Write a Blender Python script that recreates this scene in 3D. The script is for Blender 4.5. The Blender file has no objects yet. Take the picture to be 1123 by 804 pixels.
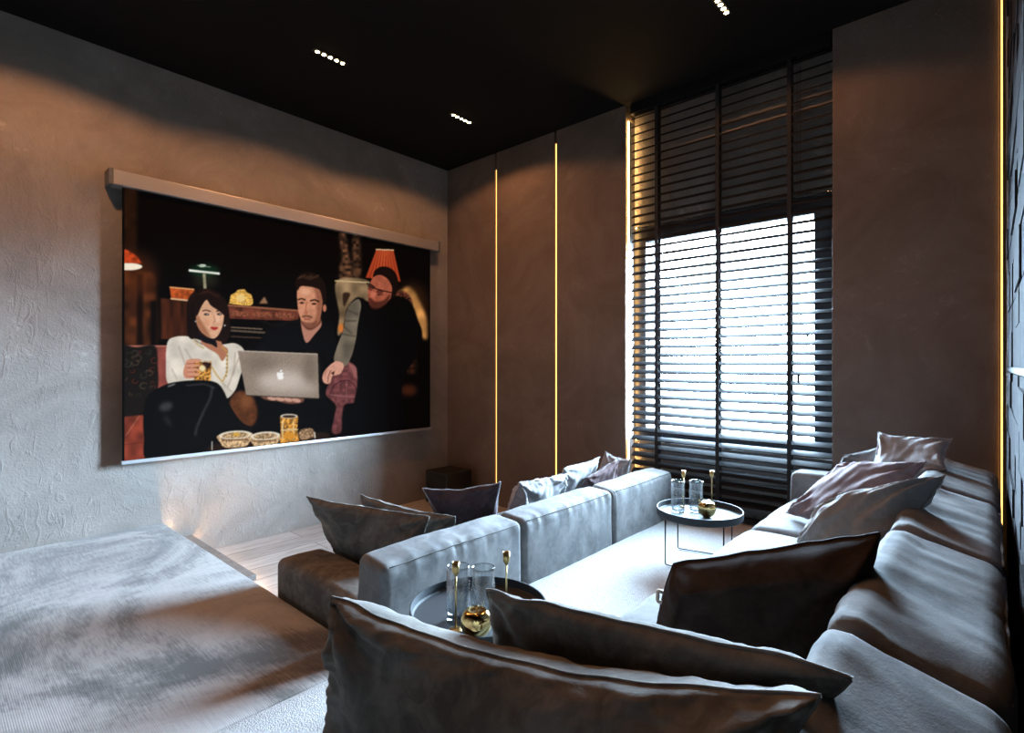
import bpy, bmesh, math, random
import numpy as np
from mathutils import Vector, noise, Matrix

random.seed(7)
S = bpy.context.scene
COL = S.collection

# ------------------------------------------------------------------ measures (metres)
H = 3.20          # ceiling height
XL = -4.00        # screen wall
YB = 3.50         # window wall, face of its plaster panels
XR = 0.062        # cladding on the right wall
ZP = 0.25         # height of the raised platform
XP = -1.60        # platform edge behind the front sofa
YP = 1.056        # platform front edge beside the steps
EYE = 1.27

# ------------------------------------------------------------------ materials
def nt(name):
    m = bpy.data.materials.new(name)
    m.use_nodes = True
    n = m.node_tree.nodes
    return m, n, m.node_tree.links, n['Principled BSDF']

def plain(name, col, rough=0.5, metal=0.0, spec=0.5):
    m, n, l, b = nt(name)
    b.inputs['Base Color'].default_value = (*col, 1)
    b.inputs['Roughness'].default_value = rough
    b.inputs['Metallic'].default_value = metal
    b.inputs['Specular IOR Level'].default_value = spec
    return m

def emit(name, col, s):
    m, n, l, b = nt(name)
    b.inputs['Base Color'].default_value = (*col, 1)
    b.inputs['Emission Color'].default_value = (*col, 1)
    b.inputs['Emission Strength'].default_value = s
    return m

def tex(n, l, scale=(1, 1, 1)):
    tc = n.new('ShaderNodeTexCoord')
    mp = n.new('ShaderNodeMapping')
    mp.inputs['Scale'].default_value = scale
    l.new(tc.outputs['Object'], mp.inputs['Vector'])
    return mp.outputs['Vector']

def noi(n, l, vec, scale, detail=4, rough=.55, dist=0.0):
    t = n.new('ShaderNodeTexNoise')
    t.inputs['Scale'].default_value = scale
    t.inputs['Detail'].default_value = detail
    t.inputs['Roughness'].default_value = rough
    t.inputs['Distortion'].default_value = dist
    l.new(vec, t.inputs['Vector'])
    return t.outputs['Fac']

def ramp(n, l, fac, stops):
    r = n.new('ShaderNodeValToRGB')
    el = r.color_ramp.elements
    while len(el) < len(stops):
        el.new(.5)
    for e, (p, c) in zip(el, stops):
        e.position = p
        e.color = (*c, 1)
    l.new(fac, r.inputs['Fac'])
    return r.outputs['Color']

def bump(n, l, b, h, strength, dist):
    bp = n.new('ShaderNodeBump')
    bp.inputs['Strength'].default_value = strength
    bp.inputs['Distance'].default_value = dist
    l.new(h, bp.inputs['Height'])
    l.new(bp.outputs['Normal'], b.inputs['Normal'])

def mixf(n, l, a, b_, op='MULTIPLY'):
    m = n.new('ShaderNodeMath')
    m.operation = op
    for k, v in enumerate((a, b_)):
        if isinstance(v, (int, float)):
            m.inputs[k].default_value = v
        else:
            l.new(v, m.inputs[k])
    return m.outputs[0]

def suede(name, dark, light, scale=5.0, sheen=.25):
    """brushed, slightly mottled fabric"""
    m, n, l, b = nt(name)
    v = tex(n, l)
    f = noi(n, l, v, scale, 5, .6, .6)
    f = mixf(n, l, mixf(n, l, f, .6), mixf(n, l, noi(n, l, v, scale * 3.2, 4, .6, 1.5), .4), 'ADD')
    l.new(ramp(n, l, f, [(.40, dark), (.60, light)]), b.inputs['Base Color'])
    b.inputs['Roughness'].default_value = .85
    b.inputs['Specular IOR Level'].default_value = .06
    b.inputs['Sheen Weight'].default_value = sheen * .2
    b.inputs['Sheen Roughness'].default_value = .4
    fine = noi(n, l, v, 260, 2)
    mid = noi(n, l, v, 14, 4)
    bump(n, l, b, mixf(n, l, fine, mixf(n, l, mid, 1.2), 'ADD'), .2, .003)
    return m

def plaster(name, dark, light, streak=False, bscale=70):
    m, n, l, b = nt(name)
    v = tex(n, l)
    f = noi(n, l, v, 1.7, 7, .68, .8)
    fl = noi(n, l, v, 9, 8, .75, 1.5)
    pt = n.new('ShaderNodeMapRange'); pt.inputs['From Min'].default_value = .56; pt.inputs['From Max'].default_value = .66
    l.new(fl, pt.inputs['Value'])
    ms = n.new('ShaderNodeMapRange'); ms.inputs['From Min'].default_value = .5; ms.inputs['From Max'].default_value = .62
    l.new(f, ms.inputs['Value'])
    mx = n.new('ShaderNodeMix'); mx.data_type = 'RGBA'
    l.new(mixf(n, l, mixf(n, l, pt.outputs[0], ms.outputs[0]), .55), mx.inputs['Factor'])
    l.new(ramp(n, l, f, [(.38, dark), (.5, tuple((a + c) / 2 for a, c in zip(dark, light))), (.64, light)]), mx.inputs['A'])
    mx.inputs['B'].default_value = (*[c * 1.7 for c in light], 1)
    l.new(mx.outputs['Result'], b.inputs['Base Color'])
    b.inputs['Roughness'].default_value = .8
    b.inputs['Specular IOR Level'].default_value = .3
    h = noi(n, l, v, bscale, 4, .6)
    vs = tex(n, l, (1, 1, .45))
    h2 = noi(n, l, vs, 16, 5, .6, 1.2)
    sh = n.new('ShaderNodeMapRange'); sh.inputs['From Min'].default_value = .55; sh.inputs['From Max'].default_value = .64
    l.new(h2, sh.inputs['Value']); h2 = sh.outputs[0]
    bump(n, l, b, mixf(n, l, h, mixf(n, l, h2, .8), 'ADD'), .5 if streak else .3, .008)
    return m

M = {}
M['wall'] = plaster('grey_sand_plaster', (.22, .195, .175), (.30, .268, .242), True)
M['panel'] = plaster('brown_grey_plaster', (.112, .082, .066), (.155, .118, .098), False, 110)
M['niche'] = plaster('grey_rough_render', (.17, .16, .15), (.23, .215, .20), True, 60)
M['ceiling'] = plain('black_matt_ceiling', (.005, .005, .005), .8, 0, .15)
M['black'] = plain('black_paint', (.012, .012, .013), .55)
M['gap'] = plain('dark_recess', (.03, .028, .026), .8)
M['frame'] = plain('anthracite_frame', (.018, .021, .026), .45)
M['slat'] = plain('black_stained_slat', (.007, .0075, .009), .6, 0, .16)
M['tape'] = plain('black_cotton_tape', (.012, .012, .013), .9)
M['alu'] = plain('brushed_aluminium', (.42, .42, .43), .42, .6)
M['capgrey'] = plain('dark_grey_plastic', (.10, .105, .11), .5)
M['chrome'] = plain('chrome', (.7, .7, .7), .15, 1)
M['wire'] = plain('black_steel_wire', (.03, .03, .032), .35, .6)
M['tray'] = plain('black_powder_coated_tray', (.022, .028, .034), .6, 0, .35)
M['brass'] = plain('brushed_brass', (.62, .46, .20), .28, 1)
M['gold'] = plain('polished_gold', (.80, .58, .24), .12, 1)
M['stem'] = plain('dark_bronze_stem', (.30, .20, .08), .3, 1)
M['tag'] = plain('cream_label', (.62, .52, .45), .8)
M['skirt'] = plain('black_plinth', (.015, .015, .016), .7)
M['led'] = emit('warm_led_strip', (1.0, .56, .19), 80)
M['led_low'] = emit('warm_floor_led', (1.0, .60, .30), 200)
M['lens'] = emit('warm_downlight_lens', (1.0, .72, .36), 60)
M['led_slot'] = emit('warm_slot_led', (1.0, .50, .13), 3)
M['sofa'] = suede('grey_nubuck_upholstery', (.13, .132, .135), (.215, .213, .21))
M['taupe'] = suede('taupe_nubuck', (.12, .113, .103), (.25, .238, .22), 5)
M['greige'] = suede('greige_velvet', (.24, .235, .23), (.33, .325, .32), 6)
M['mauve'] = suede('mauve_satin', (.15, .11, .115), (.20, .15, .155), 6, .4)
M['brown'] = suede('dark_brown_linen', (.030, .021, .018), (.048, .034, .028), 9, 0)
M['ltgrey'] = suede('pale_grey_velvet', (.25, .25, .26), (.34, .34, .35), 7, .5)
M['plum'] = suede('dark_plum_satin', (.055, .042, .048), (.095, .07, .08), 7, .5)
M['pipe_dark'] = plain('dark_piping', (.06, .055, .05), .8)
M['pipe_grey'] = plain('grey_piping', (.22, .21, .20), .8)

def glass(name, tint=(1, 1, 1), rough=0.0, thin=False):
    m, n, l, b = nt(name)
    b.inputs['Base Color'].default_value = (*tint, 1)
    b.inputs['Roughness'].default_value = rough
    b.inputs['Transmission Weight'].default_value = 1
    b.inputs['IOR'].default_value = 1.45
    return m
def thin_glass():
    m = bpy.data.materials.new('clear_crystal')
    m.use_nodes = True
    n, l = m.node_tree.nodes, m.node_tree.links
    n.clear()
    o = n.new('ShaderNodeOutputMaterial')
    t = n.new('ShaderNodeBsdfTransparent'); t.inputs['Color'].default_value = (.93, .95, .96, 1)
    g = n.new('ShaderNodeBsdfGlossy'); g.inputs['Roughness'].default_value = .06
    lw = n.new('ShaderNodeLayerWeight'); lw.inputs['Blend'].default_value = .35
    x = n.new('ShaderNodeMixShader')
    l.new(mixf(n, l, mixf(n, l, lw.outputs['Facing'], .75), .06, 'ADD'), x.inputs[0])
    l.new(t.outputs[0], x.inputs[1]); l.new(g.outputs[0], x.inputs[2]); l.new(x.outputs[0], o.inputs[0])
    return m
M['glass'] = thin_glass()

def pane_mat():
    m = bpy.data.materials.new('window_glazing')
    m.use_nodes = True
    n, l = m.node_tree.nodes, m.node_tree.links
    n.clear()
    o = n.new('ShaderNodeOutputMaterial')
    t = n.new('ShaderNodeBsdfTransparent')
    g = n.new('ShaderNodeBsdfGlossy')
    g.inputs['Roughness'].default_value = .03
    x = n.new('ShaderNodeMixShader')
    x.inputs[0].default_value = .05
    l.new(t.outputs[0], x.inputs[1]); l.new(g.outputs[0], x.inputs[2]); l.new(x.outputs[0], o.inputs[0])
    return m
M['pane'] = pane_mat()

def rug_mat():
    m, n, l, b = nt('ribbed_viscose_rug')
    v = tex(n, l)
    f = noi(n, l, v, 1.35, 6, .62, 1.2)
    g = noi(n, l, tex(n, l, (5, 60, 5)), 3, 3)
    mixv = mixf(n, l, mixf(n, l, f, .82), mixf(n, l, g, .18), 'ADD')
    l.new(ramp(n, l, mixv, [(.40, (.055, .05, .045)), (.47, (.16, .15, .14)), (.53, (.31, .295, .28)), (.63, (.42, .405, .39))]), b.inputs['Base Color'])
    b.inputs['Roughness'].default_value = .75
    b.inputs['Sheen Weight'].default_value = .3
    w = n.new('ShaderNodeTexWave')
    w.wave_type = 'BANDS'; w.bands_direction = 'Y'
    w.inputs['Scale'].default_value = 58
    w.inputs['Distortion'].default_value = 1.6
    w.inputs['Detail'].default_value = 3
    w.inputs['Detail Scale'].default_value = 6
    l.new(v, w.inputs['Vector'])
    bump(n, l, b, w.outputs['Fac'], .22, .003)
    return m
M['rug'] = rug_mat()

def carpet_mat():
    m, n, l, b = nt('pale_grey_pile_carpet')
    v = tex(n, l)
    f = noi(n, l, v, 90, 4, .7)
    l.new(ramp(n, l, f, [(.3, (.38, .38, .375)), (.7, (.53, .53, .525))]), b.inputs['Base Color'])
    b.inputs['Roughness'].default_value = .95
    b.inputs['Specular IOR Level'].default_value = .1
    bump(n, l, b, noi(n, l, v, 220, 3), .8, .006)
    return m
M['carpet'] = carpet_mat()

def floor_mat():
    m, n, l, b = nt('whitewashed_plank_floor')
    v = tex(n, l)
    br = n.new('ShaderNodeTexBrick')
    br.inputs['Scale'].default_value = 1
    br.inputs['Brick Width'].default_value = 1.9
    br.inputs['Row Height'].default_value = .19
    br.inputs['Mortar Size'].default_value = .003
    br.inputs['Color1'].default_value = (.60, .57, .54, 1)
    br.inputs['Color2'].default_value = (.48, .45, .42, 1)
    br.inputs['Mortar'].default_value = (.16, .14, .13, 1)
    mp = n.new('ShaderNodeMapping'); mp.inputs['Rotation'].default_value = (0, 0, math.pi / 2)
    l.new(v, mp.inputs['Vector']); l.new(mp.outputs[0], br.inputs['Vector'])
    g = noi(n, l, tex(n, l, (14, 1.2, 1)), 3, 6, .65, 1.0)
    mx = n.new('ShaderNodeMix'); mx.data_type = 'RGBA'; mx.blend_type = 'MULTIPLY'
    mx.inputs['Factor'].default_value = .75
    l.new(br.outputs['Color'], mx.inputs['A'])
    l.new(ramp(n, l, g, [(.35, (.55, .52, .5)), (.6, (1, 1, 1))]), mx.inputs['B'])
    l.new(mx.outputs['Result'], b.inputs['Base Color'])
    b.inputs['Roughness'].default_value = .42
    bump(n, l, b, g, .15, .002)
    return m
M['floor'] = floor_mat()

def slate_mat():
    m, n, l, b = nt('split_slate')
    v = tex(n, l)
    f = noi(n, l, v, 9, 5)
    l.new(ramp(n, l, f, [(.3, (.012, .012, .014)), (.7, (.028, .028, .032))]), b.inputs['Base Color'])
    b.inputs['Roughness'].default_value = .9
    b.inputs['Specular IOR Level'].default_value = .1
    bump(n, l, b, noi(n, l, v, 30, 5), .5, .006)
    return m
M['slate'] = slate_mat()
M['stone_grey'] = plaster('grey_stone_strip', (.20, .21, .23), (.30, .31, .33))
M['ground'] = plain('outdoor_paving', (.45, .45, .43), .9)

# ------------------------------------------------------------------ object helpers
def finish(name, bm, mat, parent=None, smooth=False, loc=None):
    me = bpy.data.meshes.new(name)
    bm.to_mesh(me); bm.free()
    o = bpy.data.objects.new(name, me)
    COL.objects.link(o)
    mats = mat if isinstance(mat, (list, tuple)) else [mat]
    for mm in mats:
        me.materials.append(mm)
    if smooth:
        for p in me.polygons:
            p.use_smooth = True
    if parent is not None:
        o.parent = parent
    if loc is not None:
        o.location = loc
    return o

def tag(o, label=None, cat=None, group=None, kind=None):
    if label: o['label'] = label
    if cat: o['category'] = cat
    if group: o['group'] = group
    if kind: o['kind'] = kind
    return o

def thing(name, label, cat, loc=(0, 0, 0), group=None, rotz=0):
    o = bpy.data.objects.new(name, None)
    COL.objects.link(o)
    o.location = loc
    o.rotation_euler = (0, 0, rotz)
    o.empty_display_size = .1
    return tag(o, label, cat, group)

def struct(name, bm, mat, parent=None):
    o = finish(name, bm, mat, parent)
    if parent is None:
        o['kind'] = 'structure'
    return o

def box(bm, x0, x1, y0, y1, z0, z1, mi=0, bev=0):
    vs = [bm.verts.new((x, y, z)) for z in (z0, z1) for y in (y0, y1) for x in (x0, x1)]
    fs = []
    for idx in ((0, 2, 3, 1), (4, 5, 7, 6), (0, 1, 5, 4), (2, 6, 7, 3), (0, 4, 6, 2), (1, 3, 7, 5)):
        f = bm.faces.new([vs[i] for i in idx]); f.material_index = mi; fs.append(f)
    if bev:
        es = list({e for f in fs for e in f.edges})
        bmesh.ops.bevel(bm, geom=es, offset=bev, segments=2, affect='EDGES', profile=.6)
    return bm

def bx(*a, **k):
    return box(bmesh.new(), *a, **k)

def tube(bm, pts, r, n=8, closed=False):
    pts = [Vector(p) for p in pts]
    N = len(pts)
    rings = []
    up = Vector((0, 0, 1))
    for i, p in enumerate(pts):
        a = pts[(i - 1) % N] if (closed or i > 0) else p
        c = pts[(i + 1) % N] if (closed or i < N - 1) else p
        d = (c - a)
        if d.length < 1e-9: d = Vector((0, 0, 1))
        d.normalize()
        s = d.cross(up)
        if s.length < .05: s = d.cross(Vector((1, 0, 0)))
        s.normalize()
        t = s.cross(d)
        rings.append([bm.verts.new(p + (s * math.cos(2 * math.pi * k / n) + t * math.sin(2 * math.pi * k / n)) * r) for k in range(n)])
    for i in range(N if closed else N - 1):
        A, B = rings[i], rings[(i + 1) % N]
        for k in range(n):
            bm.faces.new((A[k], A[(k + 1) % n], B[(k + 1) % n], B[k]))
    if not closed:
        bm.faces.new(rings[0][::-1]); bm.faces.new(rings[-1])
    return bm

def lathe(bm, prof, n=32, c=(0, 0, 0)):
    rings = []
    for r, z in prof:
        if r < 1e-6:
            rings.append([bm.verts.new((c[0], c[1], c[2] + z))])
        else:
            rings.append([bm.verts.new((c[0] + r * math.cos(2 * math.pi * k / n), c[1] + r * math.sin(2 * math.pi * k / n), c[2] + z)) for k in range(n)])
    for A, B in zip(rings, rings[1:]):
        if len(A) == 1 and len(B) == 1: continue
        for k in range(n):
            k2 = (k + 1) % n
            if len(A) == 1: bm.faces.new((A[0], B[k2], B[k]))
            elif len(B) == 1: bm.faces.new((A[k], A[k2], B[0]))
            else: bm.faces.new((A[k], A[k2], B[k2], B[k]))
    return bm

def fillet(pts, r, n=5):
    out = []
    P = [Vector(p) for p in pts]
    for i, p in enumerate(P):
        if i in (0, len(P) - 1):
            out.append(p); continue
        a = p + (P[i - 1] - p).normalized() * r
        b = p + (P[i + 1] - p).normalized() * r
        for k in range(n + 1):
            t = k / n
            out.append(a * (1 - t) ** 2 + p * 2 * t * (1 - t) + b * t * t)
    return out

def soft_box(x0, x1, y0, y1, z0, z1, r=.03, bulge=(.01, .01, .01), step=.03, wr=.003, seed=0, fn=None, rexp=2.0):
    """upholstered block: rounded edges, bulging faces, slight creases"""
    c = Vector(((x0 + x1) / 2, (y0 + y1) / 2, (z0 + z1) / 2))
    h = Vector(((x1 - x0) / 2, (y1 - y0) / 2, (z1 - z0) / 2))
    ax = []
    for k in range(3):
        n = max(4, int(2 * h[k] / step))
        s = {-h[k], h[k]}
        for j in range(n + 1):
            s.add(round(-h[k] + 2 * h[k] * j / n, 5))
        rr = min(r, h[k] * .95)
        for q in (.15, .35, .6, .85, 1.0):
            s.add(round(h[k] - rr * q, 5)); s.add(round(-h[k] + rr * q, 5))
        s = sorted(s)
        s2 = [s[0]]
        for v in s[1:]:
            if v - s2[-1] > .003: s2.append(v)
        s2[-1] = h[k]
        ax.append(s2)
    bm = bmesh.new()
    V = {}
    def vert(p):
        key = (round(p[0], 4), round(p[1], 4), round(p[2], 4))
        if key in V: return V[key]
        q = Vector([max(-(h[k] - r), min(h[k] - r, p[k])) if h[k] > r else 0 for k in range(3)])
        d = Vector(p) - q
        if d.length > 1e-9:
            nrm = d.normalized()
            w = q + nrm * r
        else:
            nrm = Vector((0, 0, 1)); w = Vector(p)
        u = [max(-1, min(1, w[k] / h[k])) for k in range(3)]
        for k in range(3):
            a, b_ = (k + 1) % 3, (k + 2) % 3
            w[k] += bulge[k] * (1 - u[a] ** 2) ** .7 * (1 - u[b_] ** 2) ** .7 * u[k]
        W = w + c
        if wr:
            nn = noise.noise(W * 4 + Vector((seed * 3.1, 0, 0))) * 1.0 + noise.noise(Vector((W.x * 6, W.y * 17, W.z * 6)) + Vector((0, seed * 2.7, 0))) * .5
            W = W + nrm * (nn * wr)
        if fn: W = fn(W, nrm, u)
        V[key] = bm.verts.new(W)
        return V[key]
    for k in range(3):
        a, b_ = (k + 1) % 3, (k + 2) % 3
        for sgn in (-1, 1):
            for i in range(len(ax[a]) - 1):
                for j in range(len(ax[b_]) - 1):
                    q = []
                    for (ii, jj) in ((i, j), (i + 1, j), (i + 1, j + 1), (i, j + 1)):
                        p = [0, 0, 0]; p[k] = sgn * h[k]; p[a] = ax[a][ii]; p[b_] = ax[b_][jj]
                        q.append(vert(p))
                    if sgn < 0: q = q[::-1]
                    if len(set(q)) == 4: bm.faces.new(q)
    return bm

# ------------------------------------------------------------------ room shell
XR2, YN = .95, -2.2     # recess behind the camera, near end of the room
struct('floor', bx(XL - .25, XR2 + .2, YN - .2, YB + .12, -.12, 0), M['floor'])
struct('ceiling', bx(XL - .25, XR2 + .2, YN - .2, YB + .45, H, H + .15), M['ceiling'])
struct('wall_left', bx(XL - .25, XL, YN - .2, YB + .45, 0, H), M['wall'])
struct('wall_near', bx(XL, XR2, YN - .2, YN, 0, H), M['wall'])
b = bx(XR2, XR2 + .2, YN - .2, 1.55, 0, H)
box(b, XR, XR2 + .2, 1.55, YB + .45, 0, H)
struct('wall_right', b, M['gap'])
# window wall: masonry with the window opening (niche back plane), thick outer reveal
NB = 3.64               # face of the masonry behind the blind
WX0, WX1, WZ0, WZ1 = -1.965, -.745, .735, 2.245
b = bmesh.new()
YO = 3.95
box(b, XL, WX0, NB, YO, 0, H); box(b, WX1, XR, NB, YO, 0, H)
box(b, WX0, WX1, NB, YO, 0, WZ0); box(b, WX0, WX1, NB, YO, WZ1, H)
struct('wall_window', b, M['niche'])
# four proud plaster panels with light slots between them
PX = [(XL, -3.352), (-3.328, -2.672), (-2.648, -2.010), (-.672, .035)]
for i, (a, c) in enumerate(PX):
    o = struct('trim_%d' % (i + 1), bx(a, c, YB, NB, 0, H, bev=.003), M['panel'])
# light lines
def strip(x0, x1, y0, y1, z0, z1, label, mat, name='led_strip', grp='vertical light lines'):
    t = thing(name, label, 'light', ((x0 + x1) / 2, (y0 + y1) / 2, z0), grp)
    t2 = finish('diffuser', bx(-(x1 - x0) / 2, (x1 - x0) / 2, -(y1 - y0) / 2, (y1 - y0) / 2, 0, z1 - z0), mat, t)
    w = .003
    b = bmesh.new()
    sx, sy = (x1 - x0) / 2, (y1 - y0) / 2
    if sx < sy:
        box(b, sx, sx + w, -sy, sy, 0, z1 - z0)
    else:
        box(b, -sx, sx, sy, sy + w, 0, z1 - z0)
    finish('channel', b, M['alu'], t)
    return t
strip(-3.346, -3.336, YB + .012, YB + .018, 0.0, 3.05, 'warm light line in the slot nearest the screen wall', M['led_slot'])
strip(-2.667, -2.655, YB + .012, YB + .018, 0.0, 3.10, 'warm light line in the slot between the two panels nearer the window blind', M['led_slot'])
strip(-2.009, -2.001, 3.535, 3.60, 0.0, 3.09, 'warm light strip behind the left end of the black blind', M['led'])
strip(.040, .046, YB - .012, YB + .02, .30, 3.18, 'thin yellow light line in the right-hand corner beside dark slate', M['led_slot'])

# slate cladding on the right wall: stacked courses of unequal depth
t = thing('slate_cladding', 'dark split slate cladding on the wall at the right edge', 'wall cladding', (XR, 2.5, 0))
rr = random.Random(3)
for (za, zb) in ((0, 1.245), (1.265, H)):
    b = bmesh.new()
    z = za
    while z < zb - .01:
        z2 = min(zb, z + rr.uniform(.09, .14))
        y = 1.56
        while y < 3.10:
            y2 = min(3.12, y + rr.uniform(.2, .45))
            box(b, -rr.uniform(.001, .010), 0, y - 2.5, y2 - 2.5 - .002, z, z2 - .002)
            y = y2
        z = z2
    finish('slate_panel', b, M['slate'], t)
b = bmesh.new(); z = 0
while z < H - .01:
    z2 = min(H, z + rr.uniform(.1, .16))
    box(b, -rr.uniform(.004, .007), 0, 3.125 - 2.5, 3.33 - 2.5 + rr.uniform(-.02, .02), z, z2)
    z = z2
finish('grey_stone_border', b, M['stone_grey'], t)
finish('shelf_edge', bx(-.006, 0, 1.56 - 2.5, 3.34 - 2.5, 1.247, 1.263), M['slat'], t)

# ------------------------------------------------------------------ window
w = bpy.data.objects.new('window_1', None); COL.objects.link(w); w['kind'] = 'structure'
w['label'] = 'anthracite framed window behind the black venetian blind'
w.location = ((WX0 + WX1) / 2, NB, WZ0)
ox, oy, oz = w.location
b = bmesh.new()
F = .05
fy0, fy1 = NB - .006 - oy, NB + .07 - oy
X0, X1, Z0, Z1 = WX0 - .045 - ox, WX1 + .045 - ox, -.02, WZ1 - WZ0 + .06
box(b, X0, X0 + .095, fy0, fy0 + .005, Z0, Z1); box(b, X1 - .095, X1, fy0, fy0 + .005, Z0, Z1)
box(b, X0 + .095, X1 - .095, fy0, fy0 + .005, Z0, Z0 + .075); box(b, X0 + .095, X1 - .095, fy0, fy0 + .005, Z1 - .11, Z1)
x0, x1, z0, z1 = WX0 - ox, WX1 - ox, 0, WZ1 - WZ0
for (a, c, d, e) in ((x0, x0 + F, z0, z1), (x1 - F, x1, z0, z1), (x0 + F, x1 - F, z0, z0 + F), (x0 + F, x1 - F, z1 - F, z1)):
    box(b, a, c, .001, .07, d, e)
finish('window_frame', b, M['frame'], w)
finish('window_pane', bx(x0 + F, x1 - F, .035, .041, z0 + F, z1 - F), M['pane'], w)
b = bmesh.new()
box(b, X0, X1, fy0 - .008, fy0, Z1, Z1 + .006); box(b, X0, X1, fy0 - .010, fy0, Z0 - .008, Z0)  # chrome strips added to give the light glint along the frame's edges
finish('window_glint_strip', b, M['chrome'], w)
for hx in (x0 + F + .01, x1 - F - .055):
    b = bmesh.new()
    tube(b, [(hx + .02, .0, .72), (hx + .02, -.02, .72)], .008)
    tube(b, fillet([(hx + .02, -.02, .725), (hx + .02, -.022, .66), (hx - .0, -.022, .64)], .01), .006)
    finish('window_handle', b, M['black'], w, True)

# ------------------------------------------------------------------ venetian blind
BX0, BX1, BY = -1.975, -.682, 3.545
t = thing('venetian_blind', 'tall black slatted venetian blind hanging in front of the window', 'blind', ((BX0 + BX1) / 2, BY, .27))
bx_, by_, bz_ = t.location
b = bmesh.new()
pitch = .0605
z = 3.10
hx = (BX1 - BX0) / 2
while z > .33:
    ang = math.radians(31)
    d = .048
    n = 4
    rows = []
    for k in range(n + 1):
        s = (k / n - .5) * d
        crown = .0022 * (1 - (2 * k / n - 1) ** 2)
        yy = s * math.cos(ang) - crown * math.sin(ang)
        zz = s * math.sin(ang) + crown * math.cos(ang)
        rows.append((yy, zz))
    th = .0065
    for sgn in (0,):
        top = [[b.verts.new((xx, yy, zz + z - bz_ + th / 2)) for yy, zz in rows] for xx in (-hx, hx)]
        bot = [[b.verts.new((xx, yy, zz + z - bz_ - th / 2)) for yy, zz in rows] for xx in (-hx, hx)]
        for k in range(n):
            b.faces.new((top[0][k], top[1][k], top[1][k + 1], top[0][k + 1]))
            b.faces.new((bot[0][k], bot[0][k + 1], bot[1][k + 1], bot[1][k]))
        for e in (0, 1):
            b.faces.new([*top[e]] + [*bot[e]][::-1])
        b.faces.new((top[0][0], bot[0][0], bot[1][0], top[1][0]))
        b.faces.new((top[0][n], top[1][n], bot[1][n], bot[0][n]))
    z -= pitch
bmesh.ops.recalc_face_normals(b, faces=b.faces)
finish('slats', b, M['slat'], t)
finish('headrail', bx(-hx, hx, -.035, .03, 3.125 - bz_, H - .002 - bz_, bev=.003), M['slat'], t)
finish('bottom_rail', bx(-hx, hx, -.026, .026, 0.0, .022, bev=.004), M['slat'], t)
for xx in (-1.775, -1.34, -.905):
    b = bmesh.new()
    for yy in (-.0235, .0225):
        box(b, xx - bx_ - .012, xx - bx_ + .012, yy, yy + .001, .01, 3.13 - bz_)
    finish('ladder_tape', b, M['tape'], t)
b = bmesh.new()
for xx in (-.86, -.845):
    tube(b, [(xx - bx_, -.027, 3.13 - bz_), (xx - bx_, -.029, 1.2 - bz_)], .0013, 5)
tube(b, [(-.8525 - bx_, -.029, 1.21 - bz_), (-.8525 - bx_, -.029, 1.165 - bz_)], .006, 8)
finish('pull_cord', b, M['tape'], t)

# ------------------------------------------------------------------ platform, step, rugs
b = bmesh.new()
box(b, XL, XR2, YN, YP, 0, ZP - .02)
box(b, XP, XR, YP, NB, 0, ZP - .02)
struct('floor_platform', b, M['skirt'])
b = soft_box(XL + .002, XP - .004, YN + .01, YP + .006, ZP - .02, ZP, r=.008, bulge=(0, 0, 0), step=.25, wr=0)
tag(finish('rug', b, M['rug'], None, True), 'ribbed grey-brown rug covering the raised platform at lower left', 'rug')
b = soft_box(XP, XR - .004, YN + .01, NB - .002, ZP - .02, ZP + .002, r=.006, bulge=(0, 0, 0), step=.25, wr=0)
tag(finish('carpet', b, M['carpet'], None, True), 'pale grey carpet between the two sofas', 'carpet')
t = thing('step', 'low grey step against the platform beside the screen wall', 'step', (-3.49, 1.15, 0))
finish('tread', bx(-.51, .51, -.088, .082, .10, .13, bev=.004), M['wall'], t)
finish('riser', bx(-.50, .50, -.088, .070, 0, .10), M['wall'], t)
strip(-3.99, -2.90, YP + .010, YP + .016, .14, .165, 'warm light strip under the platform nosing above the step', M['led_low'], 'led_strip', None)
strip(-3.99, -3.0, 1.222, 1.228, .06, .085, 'warm light strip under the front edge of the low step', M['led_low'], 'led_strip', None)

# ------------------------------------------------------------------ sofas
def pucker(edge_x, edge_z, amp, seed, r=.10):
    def fn(W, nrm, u):
        d = math.hypot(W.x - edge_x, W.z - edge_z)
        f = max(0, 1 - d / r)
        if f > 0:
            s = noise.noise(Vector((seed * 5.3, W.y * 34, 0))) + .6 * noise.noise(Vector((seed, W.y * 70, 3)))
            W = W + nrm * (min(0, s - .05) * amp * f * f * 2)
        return W
    return fn

def edge_loop(bm, c0, c1, y0, y1, r=.003):
    tube(bm, [(c0, y, c1) for y in np.linspace(y0, y1, 24)], r, 6)

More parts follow.
